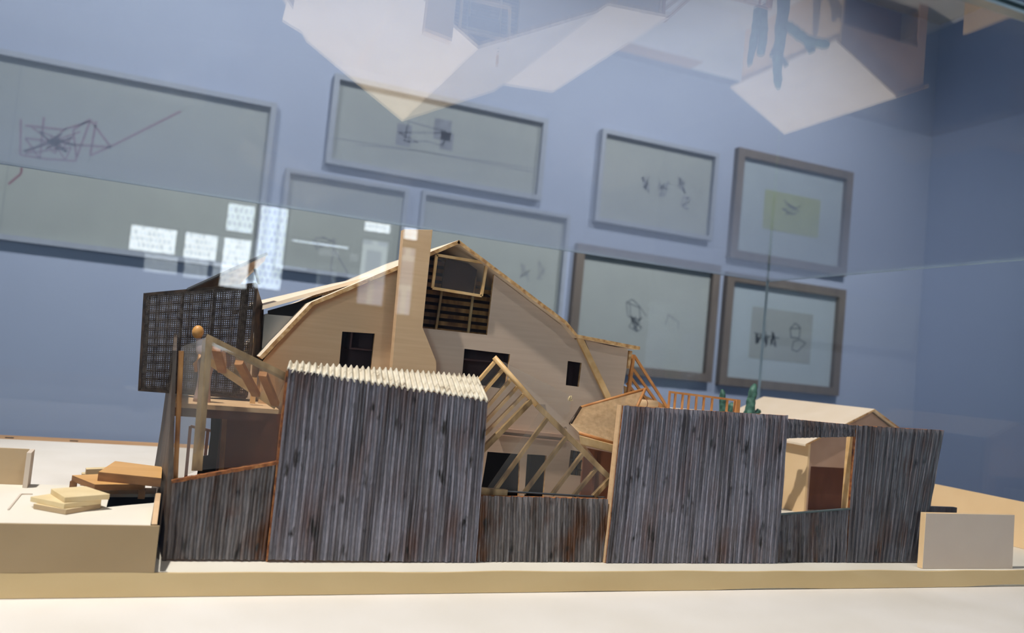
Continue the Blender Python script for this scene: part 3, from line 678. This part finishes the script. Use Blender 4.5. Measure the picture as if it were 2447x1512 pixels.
# raised hatch above it
h4 = [at(448, 692, Y=.945), at(562, 690, Y=1.03), at(632, 624, Y=1.04), at(637, 607, Y=.955)]
ht = emp('raised_hatch', (h4[0].lerp(h4[2], .5)), 'tilted bronze roof hatch propped open above the mesh screen', 'hatch')
MB().prism(h4, (0, .0005, .0022)).build('hatch_board', 'bronzeboard', ht)
MB().tube([h4[0], h4[3]+(h4[3]-h4[0])*.01], .0017).build('edge_rod', 'rod', ht)
MB().tube([at(619, 678, Y=.985), at(609, 643, Y=.993)], .0016).build('prop_rod', 'rod', ht)

# ------------------------------------------------------------------ figurine on the balcony
fx, fy = at(478, 950, Y=.90).x+.002, .90; zf0 = s0.z
hz = at(473, 793, Y=.90)
def lathe(prof, cx, cy, n=20, sq=1.0):
    b = MB()
    for r, z, dx in prof:
        for j in range(n):
            a = 2*math.pi*j/n; b.v.append(V((cx+dx+r*math.cos(a), cy+r*sq*math.sin(a), z)))
    for i in range(len(prof)-1):
        for j in range(n): j2 = (j+1) % n; b.f.append([i*n+j, i*n+j2, (i+1)*n+j2, (i+1)*n+j])
    b.f.append(list(range(n))[::-1]); b.f.append([(len(prof)-1)*n+j for j in range(n)]); b.m = [0]*len(b.f); return b
fg = emp('figurine', (fx, fy, zf0), 'small robed wooden figurine with a round head standing on the balcony', 'figurine')
hd = hz.x-fx
lathe([(.0085, zf0, 0), (.0082, zf0+.004, 0), (.0066, zf0+.014, 0), (.0062, zf0+.026, 0), (.0078, zf0+.036, 0), (.0088, zf0+.045, 0), (.0082, zf0+.052, hd*.3), (.005, zf0+.0575, hd*.6), (.0026, hz.z-.006, hd*.9)], fx, fy, sq=.72).build('robed_body', 'robe', fg, smooth=True)
k = []
for i in range(11):
    a = math.pi*i/10; k.append((max(.0003, .0057*math.sin(a)), hz.z-.0068*math.cos(a), 0))
o = lathe(k, hz.x, fy).build('head', 'skin', fg, smooth=True); o['label'] = 'round honey wood head'
MB().tube([V((fx-.0065, fy-.003, zf0+.047)), V((fx-.0105, fy-.006, zf0+.038)), V((fx-.009, fy-.0075, zf0+.030))], [.0022, .002, .0016]).build('arm', 'skin', fg, smooth=True)

# ------------------------------------------------------------------ glazed corner over the low panel
gc = emp('glazed_corner', (.04, .80, sA.z), 'tilted glazed timber corner standing on the low left corrugated panel', 'glazed corner')
y1 = .792; tT = at(491, 806, Y=y1+.006)
MB().bar(at(419, 1147, Y=y1), at(433, 838, Y=y1), .0042, .004).build('corner_post', 'amber', gc)
MB().bar(at(470, 1124, Y=y1), at(496, 812, Y=y1+.006), .0088, .005).build('corner_post', 'postwood', gc)
MB().bar(tT, at(690, 904, Y=y1+.004), .004, .0072).build('top_beam', 'postwood', gc)
yb = .862
MB().bar(at(499, 862, Y=yb), at(660, 970, Y=yb), .005, .007).build('rear_beam', 'balsa', gc)
for a, b in (((517, 833), (531, 886)), ((571, 866), (612, 943)), ((628, 893), (658, 965))):
    MB().bar(at(*a, Y=y1+.010), at(*b, Y=yb-.002), .0075, .0045).build('tie', 'orange', gc)
fp = [at(474, 1122, Y=y1-.002), at(664, 1107, Y=y1-.002), at(686, 905, Y=y1+.001), at(497, 812, Y=y1+.001)]
MB().prism(fp, (0, .0012, 0)).build('front_pane', 'acrylic', gc)
sp_ = [at(416, 1147, Y=y1-.002), at(472, 1124, Y=y1-.002), at(492, 806, Y=y1+.002), at(434, 828, Y=y1)]
MB().prism(sp_, (0, .0012, 0)).build('side_pane', 'haze_acrylic', gc)
MB().prism([tT+V((.002, .004, .002)), at(686, 900, Y=y1+.008), at(658, 964, Y=yb), at(502, 858, Y=yb)], (0, .0006, .001)).build('roof_pane', 'acrylic', gc)
MB().bar(at(671, 1104, Y=y1-.001), at(688, 892, Y=y1-.001), .003, .004).build('corner_post', 'amber', gc)

# ------------------------------------------------------------------ tilted skylight in the middle
sk = emp('tilted_skylight', (.36, .82, .066), 'tilted timber skylight frame between the two tall corrugated panels', 'skylight')
A = at(1181, 853, Y=.845); Mid = at(1283, 968, Y=.825); E_ = at(1456, 1141, Y=.800)
MB().tube([A, A.lerp(Mid, .5), Mid], .0030, 10).build('upper_beam', 'balsa', sk, smooth=True)
MB().bar(Mid, E_, .0066, .0058).build('lower_beam', 'postwood', sk)
MB().tube([at(1292, 975, Y=.832), at(1446, 1135, Y=.806)], .0014, 6).build('rear_rod', 'orange', sk)
ll0, ll1 = at(1143, 908, Y=.85), at(1148, 1060, Y=.83)
for px, q in (((1186, 860), (1141, 912)), ((1204, 880), (1150, 942)), ((1224, 902), (1152, 985)), ((1240, 920), (1153, 1014)), ((1256, 938), (1155, 1040))):
    MB().bar(at(*px, Y=.847), at(*q, Y=.842), .0032, .0052, up=(0, 1, 0)).build('rafter', 'balsa', sk)
MB().bar(at(1270, 956, Y=.828), at(1148, 1080, Y=.815), .0052, .0058, up=(0, 1, 0)).build('rafter', 'postwood', sk)
for px, q in (((1307, 1000), (1183, 1170)), ((1352, 1045), (1252, 1178)), ((1391, 1085), (1318, 1183)), ((1424, 1120), (1369, 1186))):
    MB().bar(at(*px, Y=.806), at(*q, Y=.797), .0036, .0046, up=(0, 1, 0)).build('rafter', 'postwood', sk)
MB().bar(at(1457, 1144, Y=.797), at(1418, 1186, Y=.795), .0044, .0052, up=(0, 1, 0)).build('rafter', 'postwood', sk)
MB().bar(at(1147, 1172, Y=.795), at(1210, 1177, Y=.795), .0066, .0066).build('bottom_rail', 'postwood', sk)
MB().tube([at(1210, 1174, Y=.794), at(1445, 1188, Y=.794)], .0011, 6).build('bottom_rod', 'rod', sk)
MB().prism([at(1290, 985, Y=.8035), at(1455, 1146, Y=.797), at(1420, 1186, Y=.794), at(1160, 1172, Y=.794)], (0, .001, 0)).build('front_pane', 'acrylic', sk)
MB().prism([A+V((.001, .003, 0)), at(1365, 946, Y=.875), at(1360, 1012, Y=.865), E_+V((0, .004, .002))], (0, .001, 0)).build('side_pane', 'haze_acrylic', sk)
MB().prism([at(1183, 858, Y=.852), at(1275, 958, Y=.832), at(1150, 1078, Y=.826), at(1142, 906, Y=.848)], (0, .001, 0)).build('rear_pane', 'acrylic', sk)
gl = MB(); gp = at(1363, 948, Y=.874)
for i in range(7): gl.tube([gp+V((random.uniform(-.003, .003), -.001, random.uniform(-.004, .002))), gp+V((random.uniform(-.003, .003), -.001, random.uniform(-.005, .002)))], .0009, 5)
o = gl.build('glue_drip', 'stepcard', sk); o['label'] = 'yellowish glue drip on the pane corner'

# ------------------------------------------------------------------ wire cloth awning
aw = emp('mesh_awning', (.47, .86, .10), 'tan wire mesh awning on brown rods beside the tilted skylight', 'awning')
TL, TR, BRr, BLl = at(1388, 973, Y=.870), at(1542, 929, Y=.862), at(1478, 1062, Y=.828), at(1384, 1034, Y=.832)
LK = at(1363, 1012, Y=.85); RK = at(1522, 972, Y=.835)
for a, b, mt in ((TL, TR, 'orange'), (BLl, BRr, 'orange'), (TR, RK, 'orange'), (TL, LK, 'meshframe')):
    MB().tube([a, b], .0018, 8).build('rod', mt, aw, smooth=True)
mb = MB(); wires(mb, [LK, at(1486, 1024, Y=.842), TR, TL], 62, 36, .0005); mb.build('wire_cloth', 'tanmesh', aw)
mb = MB(); wires(mb, [BLl, BRr, at(1486, 1024, Y=.842), LK], 56, 22, .0006); mb.build('wire_cloth', 'tanmesh', aw)
bl = MB().hexa([at(1388, 1062, Y=.826), at(1474, 1083, Y=.826), at(1474, 1083, Y=.84), at(1388, 1062, Y=.84), at(1384, 1040, Y=.826), at(1476, 1064, Y=.826), at(1476, 1064, Y=.84), at(1384, 1040, Y=.84)])
bl.build('wood_block', 'balsa', aw, bevel=.0008)
MB().box(at(1425, 1070, Y=.833).x, at(1435, 1070, Y=.833).x, .83, .836, .0003, at(1425, 1072, Y=.833).z-.0025).build('post', 'redwood', aw)

# ------------------------------------------------------------------ roof deck behind the right panel, rails, stair
dz = at(1690, 984, Y=.93).z
rd = emp('roof_deck', (.67, .90, 0), 'pale flat roof deck behind the right tall corrugated panel', 'deck')
dx0, dx1 = at(1496, 960, Y=.90).x, at(1768, 990, Y=.93).x
MB().box(dx0, dx1+.004, .80, .99, dz-.006, dz-.0005).build('deck_board', 'creamcard', rd)
for x in (dx0+.004, dx1-.004):
    for y in ((.81, .98) if x < .6 else (.91, .98)): MB().box(x-.003, x+.003, y-.003, y+.003, .0003, dz-.006).build('post', 'ply', rd)
MB().prism([V((dx0+.004, .985, .0003)), V((dx1, .985, .0003)), V((dx1, .985, dz-.006)), V((dx0+.004, .985, dz-.006))], (0, .003, 0)).build('rear_wall', 'ply', rd)
dr = emp('deck_railing', (at(1683, 960, Y=.93).x, .93, dz), 'orange wood balustrade with thin uprights on the roof deck', 'railing')
r0, r1 = at(1599, 936, Y=.93), at(1767, 957, Y=.93)
MB().bar(r0, r1, .003, .0028).build('top_rail', 'orange', dr)
for px in (1599, 1613, 1631, 1646, 1664, 1682, 1702, 1738):
    p = at(px, 955, Y=.93); u = (p.x-r0.x)/(r1.x-r0.x); zt = r0.z+(r1.z-r0.z)*u
    MB().box(p.x-.0012, p.x+.0012, .9288, .9312, dz-.0004, zt).build('baluster', 'orange', dr)
p = at(1761, 970, Y=.93); MB().box(p.x-.003, p.x+.003, .927, .934, dz-.0004, r1.z+.001).build('end_post', 'orange', dr)
st = emp('stair_railing', (.57, .95, dz), 'orange wood stair rail with sloping bars beside the house wing', 'railing')
ys = .955
MB().bar(at(1498, 962, Y=ys), at(1514, 847, Y=ys), .0042, .004).build('newel_post', 'orange', st)
for a, b in (((1517, 852), (1596, 976)), ((1513, 882), (1580, 976)), ((1503, 895), (1556, 970)), ((1498, 915), (1540, 968)), ((1494, 938), (1522, 968))):
    MB().bar(at(*a, Y=ys+.003), at(*b, Y=ys+.003), .0026, .0034).build('sloping_bar', 'orange', st)
MB().prism([at(1493, 922, Y=ys+.006), at(1600, 972, Y=ys+.006), at(1600, 986, Y=ys+.006), at(1560, 984, Y=ys+.006), at(1493, 942, Y=ys+.006)], (0, .003, 0)).build('stringer', 'balsa', st)
lg = emp('dowel', at(1535, 964, Y=.90), 'short pale dowel lying on the roof deck behind the panel top', 'dowel')
lp0, lp1 = at(1498, 955, Y=.90), at(1568, 967, Y=.90)
lp0.z = lp1.z = dz+.0052
MB().tube([lp0, lp0.lerp(lp1, .5), lp1], .0052, 14).build('log', 'ply', lg, smooth=True)
o = MB().tube([lp0.lerp(lp1, .62), lp0.lerp(lp1, .64)], .0055, 14).build('band', 'redwood', lg)

# ------------------------------------------------------------------ clay plants
def cactus(name, base, stems, label):
    t = emp(name, base, label, 'plant', 'green clay cactuses beside the garage')
    for nm, pts, rr in stems:
        path, rad = [], []; n_ = 22
        for i in range(n_+1):
            u = i/n_*(len(pts)-1); k_ = min(int(u), len(pts)-2); f_ = u-k_
            p = V(pts[k_]).lerp(V(pts[k_+1]), f_); r = rr[k_]*(1-f_)+rr[k_+1]*f_
            p += V((noise.noise(V((i*.9, p.x*50, 1))), noise.noise(V((i*.9, p.x*50, 9))), 0))*.0016
            path.append(p); rad.append(r*(1+.28*noise.noise(V((i*1.7, pts[0][0]*90, 3)))))
        rad[-1] *= .45
        MB().tube(path, rad, 9).build(nm, 'clay', t, smooth=True)
    return t
tp = at(1804, 917, Y=1.12)
bx, by_ = tp.x-.004, 1.12
cactus('clay_cactus', (bx, by_, 0), [('trunk', [(bx, by_, 0), (bx+.001, by_, .06), (bx-.002, by_, .15), (bx-.001, by_, .176), (tp.x, by_, tp.z)], [.011, .010, .0095, .0075, .0052]),
    ('branch', [(bx, by_, .09), (bx+.03, by_-.03, .125), (bx+.055, by_-.055, .135)], [.008, .0085, .007]),
    ('branch', [(bx+.03, by_-.03, .125), (bx+.042, by_-.03, .142)], [.007, .006]),
    ('branch', [(bx+.002, by_, .15), (bx+.016, by_-.002, .162)], [.005, .004]),
    ('branch', [(bx-.002, by_, .12), (bx-.014, by_+.004, .152)], [.005, .0035])], 'taller green clay cactus in front of the garage roof')
tq = at(1726, 930, Y=1.095); tq2 = at(1745, 962, Y=1.095); bx2 = tq.x+.018
cactus('clay_cactus', (bx2, 1.095, 0), [('trunk', [(bx2, 1.095, 0), (bx2-.006, 1.095, .09), (tq.x+.005, 1.095, .155), (tq.x, 1.095, tq.z)], [.010, .009, .0065, .0036]),
    ('branch', [(bx2, 1.095, .09), (tq2.x+.002, 1.09, .14), (tq2.x, 1.09, tq2.z)], [.008, .0075, .006])], 'slimmer green clay cactus seen through the deck balustrade')

# ------------------------------------------------------------------ framed drawings on the wall
YP = YW
def scrib(mb, x0, x1, z0, z1, n_, y, w=.004, seed=0):
    rnd = random.Random(seed); p = V((rnd.uniform(x0, x1), y, rnd.uniform(z0, z1)))
    for i in range(n_):
        q = V((rnd.uniform(x0, x1), y, rnd.uniform(z0, z1)))
        if (q-p).length > 1e-4: mb.bar(p, q, w, .0006, up=(0, 1, 0)) if False else mb.hexa(ribbon(p, q, w))
        p = q
def ribbon(p, q, w, d=.0006):
    t = (q-p).normalized(); s = V((-t.z, 0, t.x))*w/2; e = V((0, d, 0))
    return [p-s, q-s, q-s+e, p-s+e, p+s, q+s, q+s+e, p+s+e]
def line(mb, pts, y, w=.004):
    for a, b in zip(pts, pts[1:]): mb.hexa(ribbon(V((a[0], y, a[1])), V((b[0], y, b[1])), w))
def picture(x0, x1, z0, z1, bw, mat, inner, label, dep=.04):
    t = emp('framed_drawing', ((x0+x1)/2, YP-dep/2, z0), label, 'picture', 'framed drawings on the blue wall')
    fr = MB(); y0, y1 = YP-dep, YP-.001
    for a, b, c_, d in ((x0, x1, z0, z0+bw), (x0, x1, z1-bw, z1), (x0, x0+bw, z0+bw, z1-bw), (x1-bw, x1, z0+bw, z1-bw)): fr.box(a, b, y0, y1, c_, d)
    fr.build('frame', mat, t)
    MB().box(x0+bw, x1-bw, YP-.010, YP-.002, z0+bw, z1-bw).build('mount', inner, t)
    MB().box(x0+bw, x1-bw, YP-dep+.006, YP-dep+.009, z0+bw, z1-bw).build('glazing', 'glazing', t)
    return t
yd = YP-.0108; k = YW/3.68
t1 = picture(-1.5*k, .268*k, .478*k, 1.20*k, .022, 'palewood', 'paper', 'largest wide framed drawing with faded red scribble at upper left')
d = MB(); W1 = lambda px, py: (at(px, py, Y=yd).x, at(px, py, Y=yd).z)
line(d, [W1(50, 285), W1(48, 370), W1(110, 380), W1(180, 385), W1(215, 290), W1(150, 310), W1(60, 300)], yd, .008)
line(d, [W1(105, 280), W1(95, 380), W1(60, 330), W1(170, 345), W1(265, 352), W1(215, 285), W1(175, 310), W1(182, 375)], yd, .008)
line(d, [W1(230, 290), W1(215, 372), W1(265, 350), W1(432, 266)], yd, .008)
line(d, [W1(20, 440), W1(50, 415), W1(52, 400)], yd, .008)
for sd in range(3): scrib(d, W1(55, 300)[0], W1(200, 300)[0], W1(100, 375)[1], W1(100, 295)[1], 7, yd, .006, sd)
d.build('drawing', 'redink', t1)
d = MB(); xl = at(28, 350, Y=YP-.009).x; d.box(xl-.006, xl, YP-.0112, YP-.0102, .51*k, 1.17*k); d.build('paper_seam', 'tracing', t1)
t2 = picture(.495*k, 1.522*k, .984*k, 1.383*k, .024, 'palewood', 'paper', 'wide grey framed drawing at top centre with two dark wash patches')
d = MB()
for (a, b, c_, e) in ((945, 985, 300, 345), (1035, 1080, 290, 330), (1050, 1085, 320, 355)):
    q0 = W1(a, e); q1 = W1(b, c_); d.box(min(q0[0], q1[0]), max(q0[0], q1[0]), yd, yd+.0006, min(q0[1], q1[1]), max(q0[1], q1[1]))
line(d, [W1(800, 330), W1(1290, 405)], yd, .003); line(d, [W1(850, 345), W1(1000, 360), W1(1280, 412)], yd, .003)
scrib(d, W1(940, 330)[0], W1(1090, 330)[0], W1(1000, 350)[1], W1(1000, 290)[1], 9, yd, .005, 4)
d.build('wash_drawing', 'wash', t2)
t3 = picture(1.818*k, 2.508*k, .932*k, 1.396*k, .022, 'palewood', 'paper', 'grey framed sketch with small faint figures left of the yellow note')
d = MB()
for i, (a, b) in enumerate(((1540, 440), (1585, 450), (1632, 442), (1640, 485))):
    d = MB(); q = W1(a, b); scrib(d, q[0]-.03, q[0]+.03, q[1]-.045, q[1]+.045, 12, yd, .006, 10+i)
    d.build('sketch', 'wash', t3)
t4 = picture(2.628*k, 3.415*k, .862*k, 1.453*k, .044, 'brownwood', 'mat', 'brown framed yellow note in a wide pale mount')
q = [W1(1828, 450), W1(1960, 480), W1(1955, 575), W1(1823, 540)]
x0 = (q[0][0]+q[3][0])/2; x1 = (q[1][0]+q[2][0])/2
o = MB().box(x0, x1, YP-.0112, YP-.0102, (q[2][1]+q[3][1])/2, (q[0][1]+q[1][1])/2).build('note', 'yellowpaper', t4); o['label'] = 'pale yellow note paper'
d = MB(); q = W1(1890, 497); scrib(d, q[0]-.065, q[0]+.065, q[1]-.045, q[1]+.045, 16, YP-.0118, .003, 21); d.build('drawing', 'ink', t4)
t5 = picture(.336*k, .876*k, .50*k, .934*k, .018, 'palewood', 'paper', 'pale framed sketch of loose lines above the dormer roof')
d = MB(); line(d, [W1(770, 565), W1(800, 580), W1(790, 640), W1(810, 690)], yd, .004); line(d, [W1(800, 600), W1(830, 650), W1(850, 700)], yd, .004); scrib(d, W1(745, 570)[0], W1(800, 570)[0], W1(770, 600)[1], W1(770, 565)[1], 8, yd, .003, 30); d.build('drawing', 'wash', t5)
t6 = picture(.940*k, 1.686*k, .43*k, .937*k, .018, 'palewood', 'paper', 'pale framed faint sketch directly behind the roof ridge')
d = MB(); 
for i, (a, b) in enumerate(((1255, 650), (1293, 645))): d = MB(); q = W1(a, b); scrib(d, q[0]-.025, q[0]+.025, q[1]-.06, q[1]+.05, 8, yd, .003, 40+i); d.build('sketch', 'wash', t6)
t7 = picture(1.738*k, 2.577*k, .196*k, .810*k, .044, 'brownwood', 'paper', 'brown framed sketch of a boxy tower left of the other brown frame')
d = MB()
line(d, [W1(1497, 722), W1(1500, 755), W1(1530, 765), W1(1528, 732), W1(1512, 715), W1(1497, 722), W1(1528, 735)], yd, .004)
line(d, [W1(1505, 722), W1(1507, 758)], yd, .004); line(d, [W1(1528, 732), W1(1545, 755)], yd, .003)
scrib(d, W1(1500, 780)[0], W1(1535, 780)[0], W1(1518, 795)[1], W1(1518, 755)[1], 16, yd, .004, 50)
d.build('sketch', 'ink', t7); d = MB()
line(d, [W1(1590, 775), W1(1597, 752), W1(1622, 770), W1(1620, 785)], yd, .003)
d.build('sketch', 'ink', t7)
t8 = picture(2.624*k, 3.424*k, .189*k, .785*k, .046, 'brownwood', 'mat', 'brown framed tracing paper sketch at lower right of the wall')
q0 = W1(1788, 862); q1 = W1(1940, 800)
o = MB().box(q0[0], q1[0], YP-.0112, YP-.0102, W1(1860, 862)[1], W1(1860, 740)[1]).build('tracing_sheet', 'tracing', t8); o['label'] = 'greyish tracing paper sheet'
d = MB(); yd2 = YP-.0118
for i, a in enumerate((1812, 1830, 1848)): d = MB(); q = W1(a, 812); scrib(d, q[0]-.02, q[0]+.02, q[1]-.055, q[1]+.05, 11, yd2, .006, 60+i); d.build('sketch', 'darkink', t8)
d = MB(); line(d, [W1(1802, 795), W1(1862, 808)], yd2, .005); d.build('sketch', 'darkink', t8); d = MB()
line(d, [W1(1888, 785), W1(1900, 772), W1(1912, 782), W1(1910, 808), W1(1890, 806), W1(1888, 785), W1(1912, 784)], yd2, .006)
line(d, [W1(1892, 835), W1(1896, 815), W1(1912, 812), W1(1925, 820), W1(1905, 840), W1(1892, 835)], yd2, .005)
d.build('sketch', 'darkink', t8)

# ------------------------------------------------------------------ light
w = bpy.data.worlds.new('world'); S.world = w; w.use_nodes = True
w.node_tree.nodes['Background'].inputs[0].default_value = (.5, .6, .8, 1); w.node_tree.nodes['Background'].inputs[1].default_value = .02
def spot(name, loc, to, power, col, ang, blend=.5, rad=.03):
    l = bpy.data.lights.new(name, 'SPOT'); l.energy = power; l.color = col; l.spot_size = math.radians(ang); l.spot_blend = blend; l.shadow_soft_size = rad
    o = bpy.data.objects.new(name, l); COL.objects.link(o); o.location = loc
    o.rotation_euler = (V(to)-V(loc)).to_track_quat('-Z', 'Y').to_euler(); return o
spot('ceiling_spot_key', (-.55, .64, 2.05), (.45, .95, .0), 238, (1, .955, .905), 60, .6, .03)
spot('ceiling_spot_fill', (.75, -.9, 2.3), (.5, .9, .08), 48, (1, .97, .95), 45, .7, .12)
for i, x in enumerate((-.9, .9, 2.6)):
    spot('ceiling_wallwash', (x, 1.9, 2.4), (x+.1, YW, .95), 185, (.96, .98, 1), 95, 1, .08)

spot('ceiling_wallwash', (2.3, 1.2, 2.4), (XR, 1.6, .5), 45, (.96, .98, 1), 110, 1, .08)  # extra unseen lamp, added to brighten the right wall
